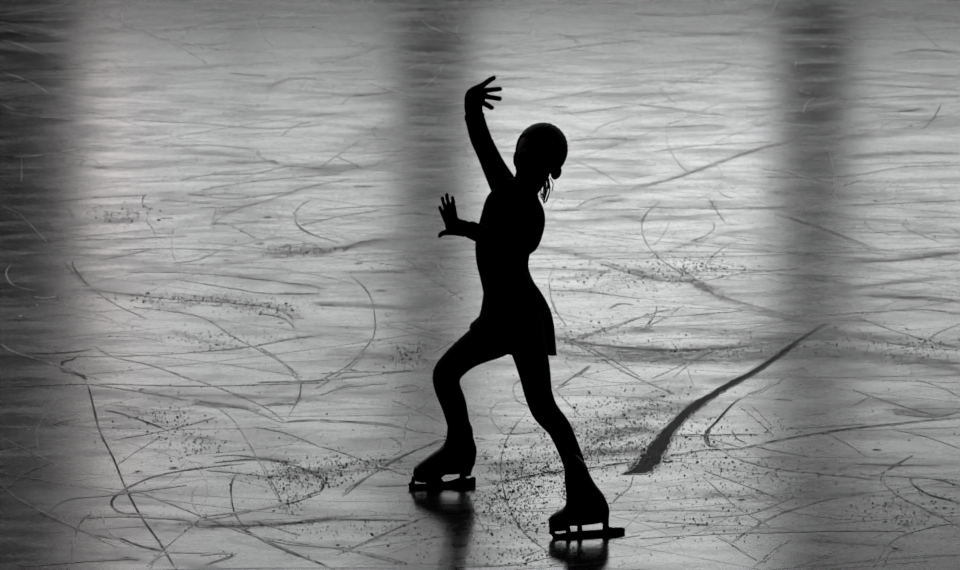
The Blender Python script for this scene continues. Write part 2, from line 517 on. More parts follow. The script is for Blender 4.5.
tile(640, 380, 3, '''
d 2 .7 310,50 420,5
k 2.4 .85 310,50 275,75 230,125 205,150 195,175 205,195 240,205
k 4.6 .8 205,150 198,170 205,192
k 1.6 .75 60,235 180,212 300,205 420,180 600,150 800,128 960,112
d 2 .6 60,235 180,212 300,205 420,180 600,150 800,128 960,112
d 1.3 .6 240,205 290,235 400,265 540,280 700,298
d 1.0 .5 350,200 420,215 500,228
k 1.4 .6 275,150 290,175 320,190
d 1.2 .55 100,165 180,168
d 1.2 .45 190,270 300,310 380,340 430,365
d 1.4 .7 270,490 330,450 400,410 500,375 600,350 680,335
k 1.4 .5 270,490 330,450 400,410 500,375
k 1.5 .5 60,425 130,430 220,437
d 1.6 .55 0,420 130,430 240,435
d 1.2 .5 200,412 330,400 440,360
k 1.9 .75 290,361 320,359
k 1.9 .75 345,338 380,338
k 1.8 .7 370,156 390,156
k 1.8 .7 695,209 725,210
d 1.4 .5 440,145 540,140 680,130
k 1.3 .5 440,145 480,143
k 1.2 .5 405,57 455,60
d 1.3 .4 500,105 560,98
S 4 .5 780,100 860,100 900,105
w 1.3 .6 400,445 290,380 190,290
w 1.3 .65 300,80 350,120 400,165
w 1.3 .6 630,80 690,50
w 1.3 .55 560,160 620,190 680,230
w 2.2 .8 580,240 592,240 598,250
w 1.8 .7 815,435 825,380
w 1.8 .75 470,395 485,415
w 1.6 .7 290,470 300,400
k 1.6 .6 280,425 305,400
w 1.8 .7 610,485 620,510
w 2 .7 540,480 555,488
w 1.4 .65 230,470 270,490 360,545 390,530
w 1.8 .65 560,340 590,340
w 1.4 .5 340,560 400,510 450,480
S 6 .5 520,480 700,490 800,500
d 1.6 .55 510,478 620,488 710,495
d 1.2 .45 360,458 600,452 800,452
k 2 .55 770,510 760,505 790,510
d 1.3 .5 730,560 745,520 780,508
k 1.5 .75 725,320 725,285 760,260 820,225
d 1.3 .65 740,270 735,310 780,350 840,380 960,440
k 2 .8 960,318 900,300 830,290 812,295 820,315 870,345 960,368
S 4 .5 750,370 850,395 960,425
k 1.9 .6 785,435 815,436
d 1.4 .5 650,250 760,255 900,255
k 1.6 .5 800,255 900,255
d 1.3 .45 690,285 800,290 960,300
S 10 .45 420,240 600,260 760,260
S 10 .5 160,340 350,350 640,340
S 6 .4 0,395 130,400 280,395
d 1.5 .5 830,0 900,20 960,50
d 1.2 .4 770,150 860,170 960,205
S 5 .35 760,90 860,110 960,90
d 1.4 .4 760,100 880,110 960,95
d 1.2 .4 640,30 760,70 880,105
d 1.1 .4 0,475 150,465 400,455
d 1 .4 700,560 760,480 880,440 960,430
S 6 .35 720,440 850,430 960,460
''')
tile(540, 300, 3.2, '''
k 1.5 .75 0,560 100,545 220,530 320,515
d 3 .6 0,560 100,545 220,530 320,515
k 2.6 1 262,558 300,552 340,545
k 2.4 1 385,512 410,520 428,512
k 2.2 1 318,505 340,512 360,505
k 1.6 .5 50,120 150,138 260,152 400,160 520,158 680,145
S 6 .75 50,130 200,150 400,165 600,155 780,140
S 13 .6 40,170 200,185 500,185 800,170
d 1.4 .6 80,135 200,100 350,45 440,25
d 1.2 .6 60,120 160,165 280,235 430,300
k 1.2 .6 45,290 100,250 160,208
d 1.2 .6 35,270 80,320 130,370
d 1.2 .6 40,0 60,50 85,80
k 1.3 .6 375,15 368,45 340,90
k 1.2 .5 220,25 250,12 290,12
S 9 .6 300,320 400,300 480,290
S 6 .5 560,260 700,240 830,230
S 10 .6 100,400 250,380 400,340 480,340
S 7 .75 120,500 220,480 320,480
S 7 .5 170,440 300,420 380,420
w 1.2 .6 450,20 400,60
w 1.3 .6 360,250 470,200 560,150
w 1.4 .6 420,130 460,190 490,270
w 1.3 .6 680,340 740,400
w 1.3 .5 700,300 780,250
k 1.2 .5 700,430 440,432
d 1.4 .4 540,440 600,460 640,470
''')
tile(320, 380, 3, '''
k 1.4 .65 620,95 570,160 545,230 545,300 570,390 620,465 690,520
k 1.5 .65 470,315 560,302 700,275 830,262 960,242
d 3 .55 400,322 470,315 560,302 700,275 830,262 960,242
k 1.2 .6 75,345 130,300 240,230 370,180
d 1.1 .55 0,200 60,215 140,245
k 2.4 .6 0,122 80,125 170,130 250,142
d 1.3 .6 250,142 300,155 350,160
w 1.8 .75 220,60 300,95 370,130
w 1.5 .65 290,90 320,65
w 1.7 .7 270,105 255,140 258,180
w 1.8 .75 530,65 512,95 520,125 550,160
d 1.2 .55 700,30 750,10
d 1.3 .55 550,162 600,160 640,155
w 1.8 .7 465,172 500,178
d 1.1 .5 505,205 470,245
d 1.2 .5 470,228 510,228
k 1.3 .55 940,285 930,320 900,345 875,370
d 1.6 .6 50,525 150,480 250,435 330,405
S 4 .4 0,420 100,420 200,415
k 2 .4 0,415 50,412
S 4 .55 0,270 100,250 250,240
d 1.2 .45 210,170 240,190 245,210 220,225
k 1.1 .5 5,300 8,315 0,328
d 1.2 .45 0,500 100,510 250,545
d 1.1 .5 610,530 660,510
d 1.2 .5 400,560 560,555 700,530
d 1.1 .4 170,318 260,316
d 1.1 .4 180,260 260,285
S 8 .5 540,260 620,280 700,280
S 6 .5 480,400 560,430 620,440
S 9 .55 780,200 860,170 960,140
S 6 .55 780,230 900,215 960,215
k 1.6 .45 45,20 100,18 150,14
d 1.2 .5 600,0 580,20 590,60 630,80
d 1 .4 0,45 80,20 200,10
d 1 .4 500,460 460,380 480,340
d 1 .4 900,475 960,465
''')
tile(320, 190, 3, '''
k 1.3 .6 90,255 130,290 155,330 165,390 160,440 130,480 80,530 0,570
S 3 .6 80,248 150,247 250,245 300,240
k 1.8 .55 150,247 200,244 255,248
S 4 .6 0,190 60,175 130,160 200,150 320,145
k 1.8 .5 70,178 100,170
d 1.2 .5 0,140 55,158
k 2 .6 165,301 200,301
k 1.6 .5 100,221 130,219
k 1.4 .5 340,278 360,276
S 5 .6 0,340 100,345 200,350 290,358
k 1.5 .4 0,345 40,345
w 1.5 .6 350,220 365,245 370,260
w 1.6 .6 230,460 228,500 226,540
w 1.6 .6 250,480 248,510 252,540
w 1.6 .6 195,370 205,378 212,370
S 7 .6 240,475 290,480 340,460
d 1.5 .4 265,400 320,415 380,420
d 1.4 .5 0,550 130,545 270,543
k 1.5 .5 240,545 280,542
k 1.6 .5 75,538 105,540
d 1.1 .5 340,490 400,450
S 5 .4 180,520 300,510
d 1.3 .5 0,60 120,50 260,45
S 5 .55 670,60 720,65 800,50 900,30
d 1.6 .5 770,50 820,25 900,15
S 6 .7 680,90 780,95 900,80 960,90
d 2 .4 700,60 800,60 960,58
S 5 .65 640,165 740,185 840,215 960,250
k 1.6 .4 840,220 900,240 960,258
k 2.4 .6 680,208 690,209
k 2.2 .6 725,232 742,232
S 4 .6 650,240 760,238 850,245
S 3 .5 720,270 800,255 860,245
d 1.3 .45 690,300 800,305 960,325
k 1.2 .5 705,230 688,260 690,300 700,350 740,410
d 1.3 .65 740,450 840,420 960,380
k 1.3 .55 710,440 800,460 960,475
S 7 .55 700,430 800,440 960,420
S 9 .45 700,490 800,500 960,500
d 1.2 .5 740,440 860,500 960,560
k 1.3 .5 770,560 810,530
k 1 .5 870,355 900,342 940,343
d 1.2 .35 250,200 330,260 430,330
''')
tile(200, 160, 4, '''
k 1.4 .6 440,160 400,185 382,225 390,260 440,295 560,330
k 2.2 .7 250,230 290,228
k 2.2 .8 225,335 260,334
k 2.2 .7 215,247 230,247
k 2 .75 290,390 330,388 380,382
k 1.6 .5 580,350 620,335 680,322 740,318
S 5 .5 290,350 400,350 560,360 700,325 860,315
k 1.4 .5 610,105 700,104
d 1.2 .4 0,190 200,180 420,110 600,75
d 1.2 .4 0,120 140,95 360,70 560,55
S 6 .3 180,180 400,165 700,150 960,170
S 5 .35 0,365 200,370 400,375
d 1.1 .4 400,260 560,225 720,200
''')
tile(200, 300, 4, '''
k 1.8 .55 330,490 440,480 600,487 740,497 815,512
d 2 .6 330,490 440,480 600,487 740,497 815,512
k 1.1 .6 230,330 400,325 500,320
d 1.6 .5 230,330 400,325 600,310 720,295 850,282
k 1.3 .5 720,293 850,282
k 1.6 .5 555,350 600,340 640,344
k 1.5 .5 590,278 640,284
k 1.2 .6 240,190 320,240 380,290 403,330 400,375 380,420 350,470
d 1.3 .5 0,405 100,420 200,440 330,490
k 2 .4 0,405 60,425 120,420
S 5 .5 0,400 120,420 220,440
S 4 .4 280,415 400,400 560,410
k 1.1 .5 280,415 380,415
S 7 .4 530,220 700,225 860,215
d 1.2 .5 460,355 600,270 670,200
S 5 .5 480,20 620,20 780,30 880,40
w 1.4 .7 780,180 790,220 780,275
w 1.4 .7 815,190 812,240 820,275
S 6 .45 400,150 520,140 640,140
d 1.3 .4 840,95 960,130
w 1.4 .6 780,350 860,340 865,360 800,370
''')
tile(200, 428, 4, '''
k 1.8 .65 250,115 350,140 440,175 490,205 495,230 470,260 380,295 250,325
d 1.6 .5 0,370 120,350 320,305 400,285
k 1.7 .5 0,395 150,392 350,382 450,370 540,362
S 4 .6 0,395 150,390 350,382 550,362
k 1.4 .5 550,365 860,370
d 1.6 .5 250,435 400,460 600,490 800,540
k 1.7 .6 140,390 240,440 400,510 540,565
k 1.2 .55 570,272 600,235 680,190 800,120 960,45
k 1.0 .5 250,140 290,220 330,300 360,350
S 5 .6 360,190 430,180 460,190
S 5 .5 560,190 680,150 800,125
k 1.3 .5 560,500 700,440 860,370
S 4 .45 700,450 800,420 880,395
k 1.5 .6 30,545 130,510 100,500
d 1.2 .5 0,510 100,500 140,505
''')

def catm2(P, step):
    P = [np.array(p, float) for p in P]
    if len(P) == 2:
        n = max(2, int(np.linalg.norm(P[1]-P[0])/step)); return np.array([P[0]+(P[1]-P[0])*i/n for i in range(n+1)])
    Q = [2*P[0]-P[1]] + P + [2*P[-1]-P[-2]]; out = []
    for i in range(1, len(Q)-2):
        n = max(2, int(np.linalg.norm(Q[i+1]-Q[i])/step))
        for k in range(n):
            t = k/n
            out.append(0.5*((2*Q[i]) + (-Q[i-1]+Q[i+1])*t + (2*Q[i-1]-5*Q[i]+4*Q[i+1]-Q[i+2])*t*t + (-Q[i-1]+3*Q[i]-3*Q[i+1]+Q[i+2])*t**3))
    out.append(P[-1]); return np.array(out)
def ground(pts): return np.array([G(a, b2)[:2] for a, b2 in pts])
def width_m(pts_px, w):
    """true width on the ice of a mark that looks w pixels wide across its mean direction"""
    d = np.array(pts_px[-1])-np.array(pts_px[0])
    if np.linalg.norm(d) < 1e-6: d = np.array([1.0, 0])
    g0 = ground(pts_px)
    sg = np.diff(g0, axis=0); ln = np.linalg.norm(sg, axis=1)+1e-9
    return w*float((np.hypot(sg[:, 0]/ln, 0.33*sg[:, 1]/ln)*ln).sum()/ln.sum())/(345.0*0.33)

# non-uniform grid: fine where the photograph looks, coarse to the boards
gx = np.concatenate([np.linspace(-15, -2.6, 20)[:-1], np.arange(-2.6, 2.6, 0.012), np.linspace(2.6, 15, 20)])
gy = np.concatenate([np.linspace(-18, -3.0, 20)[:-1], np.arange(-3.0, 4.8, 0.016), np.linspace(4.8, 13.0, 20)])
GX, GY = np.meshgrid(gx, gy)
wearS = np.zeros_like(GX); wearK = np.zeros_like(GX); wearW = np.zeros_like(GX)
def smear(P, sig, st, arr):
    m = 3*sig
    x0, x1 = P[:, 0].min()-m, P[:, 0].max()+m; y0, y1 = P[:, 1].min()-m, P[:, 1].max()+m
    ix = np.where((gx > x0) & (gx < x1))[0]; iy = np.where((gy > y0) & (gy < y1))[0]
    if len(ix) < 2 or len(iy) < 2: return
    sx = slice(ix[0], ix[-1]+1); sy = slice(iy[0], iy[-1]+1)
    X = GX[sy, sx]; Y = GY[sy, sx]; best = np.full(X.shape, 1e9)
    for a, b2 in zip(P, P[1:]):
        d = b2-a; l2 = (d*d).sum()+1e-12
        t = np.clip(((X-a[0])*d[0]+(Y-a[1])*d[1])/l2, 0, 1)
        best = np.minimum(best, (X-a[0]-t*d[0])**2+(Y-a[1]-t*d[1])**2)
    arr[sy, sx] += st*np.exp(-best/(2*sig*sig))
for k, w, st, pts in SM:
    P = ground(catm2(pts, 18)); smear(P, width_m(pts, w)*0.42, st*0.85, wearS)
# chance smears and traces of other skaters, wide arcs mostly running across
def arc(x, y, L_, rad, ang, n=14):
    s = np.linspace(-L_/2, L_/2, n); th = ang + s/rad
    px = x + np.concatenate([[0], np.cumsum(np.cos((th[1:]+th[:-1])/2)*np.diff(s))]); py = y + np.concatenate([[0], np.cumsum(np.sin((th[1:]+th[:-1])/2)*np.diff(s))])
    return np.stack([px-px.mean()+x, py-py.mean()+y], 1)
for i in range(150):
    y = rng.uniform(-3, 4.6); x = rng.uniform(-2.4, 2.4)
    P = arc(x, y, rng.uniform(0.4, 1.8), rng.choice([-1, 1])*rng.uniform(1.2, 7), rng.normal(0, 0.35))
    smear(P, rng.uniform(0.008, 0.04), rng.uniform(0.06, 0.26), wearS)
wearS = np.minimum(wearS, 0.9)
GOUGE = [(915, 75, 4), (880, 96, 6), (820, 136, 10), (760, 180, 14), (690, 228, 16), (610, 270, 18), (540, 312, 24), (490, 345, 30), (440, 390, 34), (403, 435, 44), (376, 476, 62), (350, 514, 66), (320, 540, 40), (296, 551, 16), (268, 557, 5)]
GQ = catm2([(540+a/3.2, 300+b2/3.2, c/3.2) for a, b2, c in GOUGE], 1.5)
g_d = np.gradient(GQ[:, :2], axis=0); g_d /= np.linalg.norm(g_d, axis=1, keepdims=True)
g_n = np.stack([-g_d[:, 1], g_d[:, 0]], 1)
def rag(n): return np.convolve(rng.normal(0, 1, n+4), [0.25, .5, .25], 'same')[2:-2][:n]
g_h = [GQ[:, 2]*0.5*(1+0.16*rag(len(GQ)))+0.35*rag(len(GQ)) for _ in (0, 1)]
G_L = ground(GQ[:, :2]-g_n*g_h[0][:, None]); G_R = ground(GQ[:, :2]+g_n*g_h[1][:, None]); G_C = ground(GQ[:, :2])
for a in range(0, len(G_C)-4, 3):
    fade = min(1, 0.3+a/len(G_C)*4); tmp = np.zeros_like(wearK); hw = 0.5*np.linalg.norm(G_L[a+2]-G_R[a+2]); smear(G_C[a:a+4], hw*0.6, 1.0, tmp); wearK = np.maximum(wearK, fade*np.clip((tmp-0.5)*5, 0, 1))
for i in range(520):
    y = rng.uniform(-3, 4.6); x = rng.uniform(-2.4, 2.4); small = rng.random() < 0.35
    P = arc(x, y, rng.uniform(0.3, 2.2) if not small else rng.uniform(.2, .7), rng.choice([-1, 1])*(rng.uniform(1.0, 8) if not small else rng.uniform(.2, .8)), rng.normal(0, 0.4 if not small else 1.5))
    NK.append(('R' + ('w' if rng.random() < 0.3 else 'd'), rng.uniform(0.0014, 0.0045), rng.uniform(0.08, 0.36), P))
def bil(arr, x, y):
    i = np.clip(np.searchsorted(gx, x)-1, 0, len(gx)-2); j = np.clip(np.searchsorted(gy, y)-1, 0, len(gy)-2)
    tx = (x-gx[i])/(gx[i+1]-gx[i]); ty = (y-gy[j])/(gy[j+1]-gy[j])
    tx = np.clip(tx, 0, 1); ty = np.clip(ty, 0, 1)
    return arr[j, i]*(1-tx)*(1-ty)+arr[j, i+1]*tx*(1-ty)+arr[j+1, i]*(1-tx)*ty+arr[j+1, i+1]*tx*ty
ny, nx = GX.shape
V = [np.stack([GX.ravel(), GY.ravel(), np.zeros(GX.size)], 1)]
CC = [np.stack([wearS.ravel(), wearK.ravel(), wearW.ravel()], 1)]
idx = np.arange(GX.size).reshape(ny, nx)
F = [np.stack([idx[:-1, :-1].ravel(), idx[:-1, 1:].ravel(), idx[1:, 1:].ravel(), idx[1:, :-1].ravel()], 1)]
base = GX.size
OFF = np.array([-1, -0.5, 0, 0.5, 1.0]); PRO = np.array([0, 0.85, 1, 0.85, 0.0])
order = sorted(range(len(NK)), key=lambda i: (0 if NK[i][0][0] == 'R' else 1, -NK[i][1] if NK[i][0][0] != 'R' else 0))
LINES_PX = []
for q, i in enumerate(order):
    k, w, st, pts = NK[i]
    if k[0] == 'R': P = pts; hw = w*0.8; k = k[1]
    else:
        LINES_PX.append(pts)
        P = ground(catm2(pts, 3.0)); hw = width_m(pts, w)*(0.52 if w < 4 else 0.5)
    d = np.gradient(P, axis=0); d /= (np.linalg.norm(d, axis=1, keepdims=True)+1e-9)
    nrm = np.stack([-d[:, 1], d[:, 0]], 1); n = len(P)
    s = np.linspace(0, 1, n); taper = np.clip(np.minimum(s, 1-s)*8, 0.0, 1)**0.5
    if k == 'k' and w > 4: taper = np.maximum(taper, 0.75)
    jit = np.convolve(rng.normal(0, 1, n+6), np.ones(5)/5, 'same')[3:-3][:n]
    ww = hw*(0.75+0.25*taper)*np.clip(1+0.35*jit, 0.5, 1.6)
    amp = st*taper*np.clip(1+0.5*np.convolve(rng.normal(0, 1, n+6), np.ones(3)/3, 'same')[3:-3][:n], 0.35, 1.4)
    if k == 'k' and w > 4: amp = np.full(n, 1.0); ww = ww*1.0; pro = np.array([0.0, 1, 1, 1, 0.0]); off = np.array([-1, -0.86, 0, 0.86, 1.0])
    else: pro = PRO; off = OFF
    X = P[:, None, 0]+nrm[:, None, 0]*off[None]*ww[:, None]; Y = P[:, None, 1]+nrm[:, None, 1]*off[None]*ww[:, None]
    Z = np.full(X.shape, 0.0001+q*0.0000010)
    V.append(np.stack([X.ravel(), Y.ravel(), Z.ravel()], 1))
    val = np.clip(amp[:, None]*pro[None]*(1.25 if k == 'k' else 1.0), 0, 1)
    c = np.stack([bil(wearS, X, Y), bil(wearK, X, Y), np.zeros_like(X)], 2)
    if k == 'd': c[..., 0] = np.clip(c[..., 0]+val, 0, 1)
    elif k == 'k': c[..., 1] = np.maximum(val, c[..., 1]); c[..., 0] = np.clip(c[..., 0]+val*0.3, 0, 1)
    else: c[..., 2] = val*(1-c[..., 1])
    CC.append(c.reshape(-1, 3))
    id2 = base+np.arange(n*5).reshape(n, 5)
    F.append(np.stack([id2[:-1, :-1].ravel(), id2[1:, :-1].ravel(), id2[1:, 1:].ravel(), id2[:-1, 1:].ravel()], 1))
    base += n*5
# the gouge: a ragged dark trough widening towards the skater
u = np.array([0, 0.14, 0.5, 0.86, 1.0]); X = G_L[:, None, 0]*(1-u)+G_R[:, None, 0]*u; Y = G_L[:, None, 1]*(1-u)+G_R[:, None, 1]*u; n = len(G_L)
V.append(np.stack([X.ravel(), Y.ravel(), np.full(X.size, 0.0012)], 1))
c = np.zeros((n, 5, 3)); c[..., 0] = bil(wearS, X, Y); c[:, :, 1] = np.array([0.25, 1, 1, 1, 0.25])[None]*np.clip(0.35+np.linspace(0, 1, n)*4, 0, 1)[:, None]; CC.append(c.reshape(-1, 3))
id2 = base+np.arange(n*5).reshape(n, 5); F.append(np.stack([id2[:-1, :-1].ravel(), id2[1:, :-1].ravel(), id2[1:, 1:].ravel(), id2[:-1, 1:].ravel()], 1)); base += n*5
V = np.concatenate(V); F = np.concatenate(F); CC = np.concatenate(CC)
me = bpy.data.meshes.new('floor')
me.vertices.add(len(V)); me.vertices.foreach_set('co', V.ravel())
me.loops.add(F.size); me.loops.foreach_set('vertex_index', F.ravel().astype(np.int32))
me.polygons.add(len(F)); me.polygons.foreach_set('loop_start', np.arange(0, F.size, 4, dtype=np.int32))
me.update(calc_edges=True); me.validate()
# ribbons may be wound either way: turn all faces up
bm = bmesh.new(); bm.from_mesh(me)
for f in bm.faces:
    if f.normal.z < 0: f.normal_flip()
bm.to_mesh(me); bm.free()
ca = me.color_attributes.new('wear', 'FLOAT_COLOR', 'POINT')
ca.data.foreach_set('color', np.concatenate([CC, np.ones((len(CC), 1))], 1).astype(np.float32).ravel())
floor = link('floor', me, M_ice, smooth=False); floor['kind'] = 'structure'
floor['label'] = 'grey ice sheet of the rink covered with skate scratches and smears'

# loose shavings on the ice
def crumb_positions():
    out = []
    feet = [((475.5, 484.6), (410, 488.0)), ((624, 532.4), (553, 537.8))]
    for _ in range(2200):
        out.append((rng.uniform(-2.2, 2.2), rng.uniform(-2.9, 3.5)*rng.uniform(0.4, 1), rng.uniform(.5, 1.0)))
    def cl(px, py, sx, sy, n, big=1.0):
        for _ in range(int(n*1.9)):
            g = G(px+rng.normal(0, sx), py+rng.normal(0, sy)); out.append((g.x, g.y, rng.uniform(.5, 1.25)*big))
    for c in ((600, 445, 45, 16, 420), (535, 475, 26, 16, 330), (500, 500, 20, 14, 200), (530, 520, 22, 12, 120), (660, 440, 40, 12, 160), (640, 410, 35, 10, 130),
              (690, 268, 30, 6, 150), (640, 275, 30, 9, 90), (720, 470, 40, 14, 90), (300, 475, 22, 8, 150), (180, 300, 60, 4, 110), (265, 308, 22, 4, 70),
              (210, 340, 25, 5, 60), (160, 420, 22, 10, 70), (195, 445, 20, 8, 60), (330, 470, 10, 12, 60), (290, 500, 8, 10, 50), (370, 465, 20, 6, 70),
              (380, 530, 40, 8, 60), (410, 355, 14, 6, 50), (700, 520, 40, 12, 50), (900, 510, 40, 10, 110), (930, 350, 25, 8, 60), (120, 215, 20, 6, 90),
              (300, 250, 20, 3, 60), (860, 345, 60, 6, 50), (800, 430, 60, 6, 50), (780, 475, 40, 6, 50), (560, 555, 40, 8, 80), (500, 555, 40, 8, 70),
              (605, 280, 30, 8, 80), (590, 330, 40, 10, 60), (60, 145, 8, 4, 20), (720, 350, 70, 6, 60)): cl(*c)
    for pts in LINES_PX:
        if rng.random() < 0.5:
            Pp = catm2(pts, 2.0)
            for _ in range(int(len(Pp)*0.22)):
                p = Pp[rng.integers(len(Pp))]; g = G(p[0]+rng.normal(0, 2.5), p[1]+rng.normal(0, 1.8)); out.append((g.x, g.y, rng.uniform(.4, .9)))
    for k, w, st, pts in SM:
        Pp = catm2(pts, 2.0)
        for _ in range(int(len(Pp)*st*0.9)):
            p = Pp[rng.integers(len(Pp))]; g = G(p[0]+rng.normal(0, 4), p[1]+rng.normal(0, w*.45)); out.append((g.x, g.y, rng.uniform(.3, .8)))
    keep = []
    for c in out:
        p = Vector((c[0], c[1], 0)); ok = True
        for a, b2 in feet:
            a = G(*a); b2 = G(*b2); t = max(0, min(1, (p-a).dot(b2-a)/(b2-a).length_squared))
            if (p-(a+(b2-a)*t)).length < 0.05: ok = False
        if ok: keep.append(c)
    return keep
vs = []; fs = []
for x, y, s in crumb_positions():
    r = 0.0020*s*(1.0 if rng.random() < .95 else 1.5); k = 5; a0 = rng.uniform(0, 6.28); el = rng.uniform(0.8, 2.0); b0 = len(vs)
    for j in range(k):
        a = a0+2*PI*j/k; rr = r*rng.uniform(.7, 1.2)
        vs.append((x+math.cos(a)*rr*el, y+math.sin(a)*rr*1.3, 0.0013))
    vs.append((x+rng.normal(0, r*.2), y+rng.normal(0, r*.2), 0.0013+r*rng.uniform(.5, 1.1)))
    for j in range(k): fs.append((b0+j, b0+(j+1) % k, b0+k))
    fs.append(tuple(b0+j for j in range(k-1, -1, -1)))
me = bpy.data.meshes.new('ice_shavings'); me.from_pydata(vs, [], fs); me.update()
sh = link('ice_shavings', me, M_shav, smooth=False); sh['kind'] = 'stuff'; sh['category'] = 'ice shavings'
sh['label'] = 'dark crumbs of scraped ice scattered over the rink around the skater'

# ------------------------------------------------------------------ the hall: far wall with tall windows
YW = 14.0
PERIOD = 2.55; PIER = 0.50; X0 = -0.32       # centre of the pier behind the skater
ZS, ZT = 2.7, 8.1
TOPZ = 10.2
npier = 6
bm = bmesh.new()
box(bm, -15.5, 15.5, YW, YW+0.4, 0, ZS); box(bm, -15.5, 15.5, YW, YW+0.4, ZT, TOPZ)
edges = []
piers = [(X0+PERIOD*i, PIER if i != -1 else 0.60) for i in range(-5, 7)]
PX = {0: (-0.30, 0.41), 1: (2.20, 0.41), -1: (-3.30, 1.24), -2: (-5.85, 0.6), -3: (-8.4, 0.6), -4: (-10.95, 0.6), -5: (-13.5, 0.6)}
pc = []
for i in range(-5, 6):
    c, w = PX.get(i, (X0+PERIOD*i, PIER)); pc.append((c-w/2, c+w/2))
for a, b2 in pc: box(bm, a, b2, YW-0.25, YW+0.4, ZS, ZT)
box(bm, -15.5, pc[0][0], YW, YW+0.4, ZS, ZT); box(bm, pc[-1][1], 15.5, YW, YW+0.4, ZS, ZT)
wb = from_bm('wall_back', bm, M_wall, smooth=False); wb['kind'] = 'structure'
for i, ((a, b2), (c, d)) in enumerate(zip(pc, pc[1:])):
    x0, x1 = b2, c
    root = bpy.data.objects.new('window_%d' % (i+1), None); COL.objects.link(root); root.location = ((x0+x1)/2, YW+0.1, ZS); root['kind'] = 'structure'
    w2 = (x1-x0)/2
    bm = bmesh.new(); h = ZT-ZS; t = 0.05
    box(bm, -w2, w2, -.04, .04, 0, t); box(bm, -w2, w2, -.04, .04, h-t, h)
    box(bm, -w2, -w2+t, -.04, .04, 0, h); box(bm, w2-t, w2, -.04, .04, 0, h)
    box(bm, -.02, .02, -.03, .03, 0, h)
    for k in (1, 2): box(bm, -w2, w2, -.03, .03, h*k/3-.02, h*k/3+.02)
    from_bm('window_frame', bm, M_frame, root, smooth=False)
    cx = (x0+x1)/2
    sp = -w2+0.4 if i == 4 else 0.0
    for (a2, b3, mt) in ((-w2, sp, M_pane_c if i == 4 else (M_pane_dim if cx < 0 or cx > 2.4 else M_pane)), (sp, w2, M_pane_dim if cx < 0 or cx > 2.4 else M_pane)):
        bm = bmesh.new(); box(bm, a2, b3, .045, .06, 0, h)
        from_bm('window_pane', bm, mt, root, smooth=False)
    if cx > 2.4:          # unseen blind, added to darken the reflection on the near right ice
        bm = bmesh.new(); box(bm, -w2+.02, w2-.02, -.09, -.085, h-2.2, h-.03); box(bm, -w2+.02, w2-.02, -.10, -.075, h-2.23, h-2.2)
        from_bm('added_blind', bm, M_added_blind, root, smooth=False)
def struct(name, mat, *b):
    bm = bmesh.new(); box(bm, *b); ob = from_bm(name, bm, mat, smooth=False); ob['kind'] = 'structure'; return ob
struct('ceiling', M_ceil, -15.5, 15.5, -18.5, YW+0.4, TOPZ, TOPZ+0.3)
struct('wall_left', M_wall, -15.9, -15.5, -18.5, YW+0.4, 0, TOPZ)
struct('wall_right', M_wall, 15.5, 15.9, -18.5, YW+0.4, 0, TOPZ)
struct('wall_front', M_wall, -15.9, 15.9, -18.9, -18.5, 0, TOPZ)
struct('trim_1', M_board, -15, 15, 13.0, 13.1, 0, 1.1)

# ------------------------------------------------------------------ the skater
person = bpy.data.objects.new('person', None); COL.objects.link(person)
GL = G(442, 486); GR = G(589, 535)
person.location = (0, 0, 0)
person['label'] = 'skater in short dark dress and skates striding left with one arm raised'
person['category'] = 'person'
YL, YR = GL.y, GR.y; YH = (YL+YR)/2
UPH = Vector((math.sin(math.radians(19)), 0.05, math.cos(math.radians(19)))).normalized()
FW = Vector((-0.30, -0.93, 0.02)); FW = (FW - UPH*FW.dot(UPH)).normalized(); SD = UPH.cross(FW).normalized()
YHEAD = YH+0.0; K = mpp(YHEAD)

# limb tables: (px, py, depth, in-view radius px, depth radius px)
TORSO = [(513, 326, YH, 27, 23), (514, 316, YH, 32, 25), (511, 297, YH, 27, 22), (504.8, 275, YH, 24.6, 18), (502.6, 260, YH, 26.2, 18), (503.6, 243, YH, 28, 19), (509, 220, YH+.01, 28, 20), (513, 205, YH+.01, 27, 18), (517, 194, YH+.01, 22, 15)]
NECK = [(517, 200, YH+.01, 15, 12), (523.5, 190, YH+.01, 13.8, 12), (529.5, 180, YH+.01, 15.2, 13), (533.5, 170, YH+.02, 17, 14)]
ARM_UP = [(512, 200, YH+.06, 15, 13), (504, 186, YH+.07, 14, 12), (494.5, 168, YH+.08, 11.7, 11), (486.5, 151, YH+.08, 10.6), (480.2, 137, YH+.08, 10.4), (476, 123, YH+.06, 9.8), (473.8, 110, YH+.05, 9.0, 6.5)]
ARM_LO = [(526, 200, YH-.05, 12, 12), (531.5, 216, YH-.075, 13.5, 13), (530.5, 232, YH-.11, 12.5, 12), (524, 245, YH-.14, 11.5, 11), (503, 243, YH-.16, 10.5), (484, 235.5, YH-.17, 9.4), (470.5, 229.6, YH-.175, 8.9, 7), (462.5, 228.2, YH-.18, 8.7, 6)]
LEG_N = [(522, 322, YH-.05, 22, 22), (527, 342, YH-.08, 19, 20), (531, 357, YH-.10, 17.4), (534.7, 373, YH-.12, 15.9), (538.3, 393, YH-.14, 14.0), (544.3, 409.5, YH-.15, 13.5), (552, 419.5, YH-.155, 12.6), (558.7, 427.5, YH-.16, 12.0), (566, 442.5, YH-.17, 11.3), (572.4, 459, YR+.02, 10.9), (576, 472, YR+.01, 10.9)]
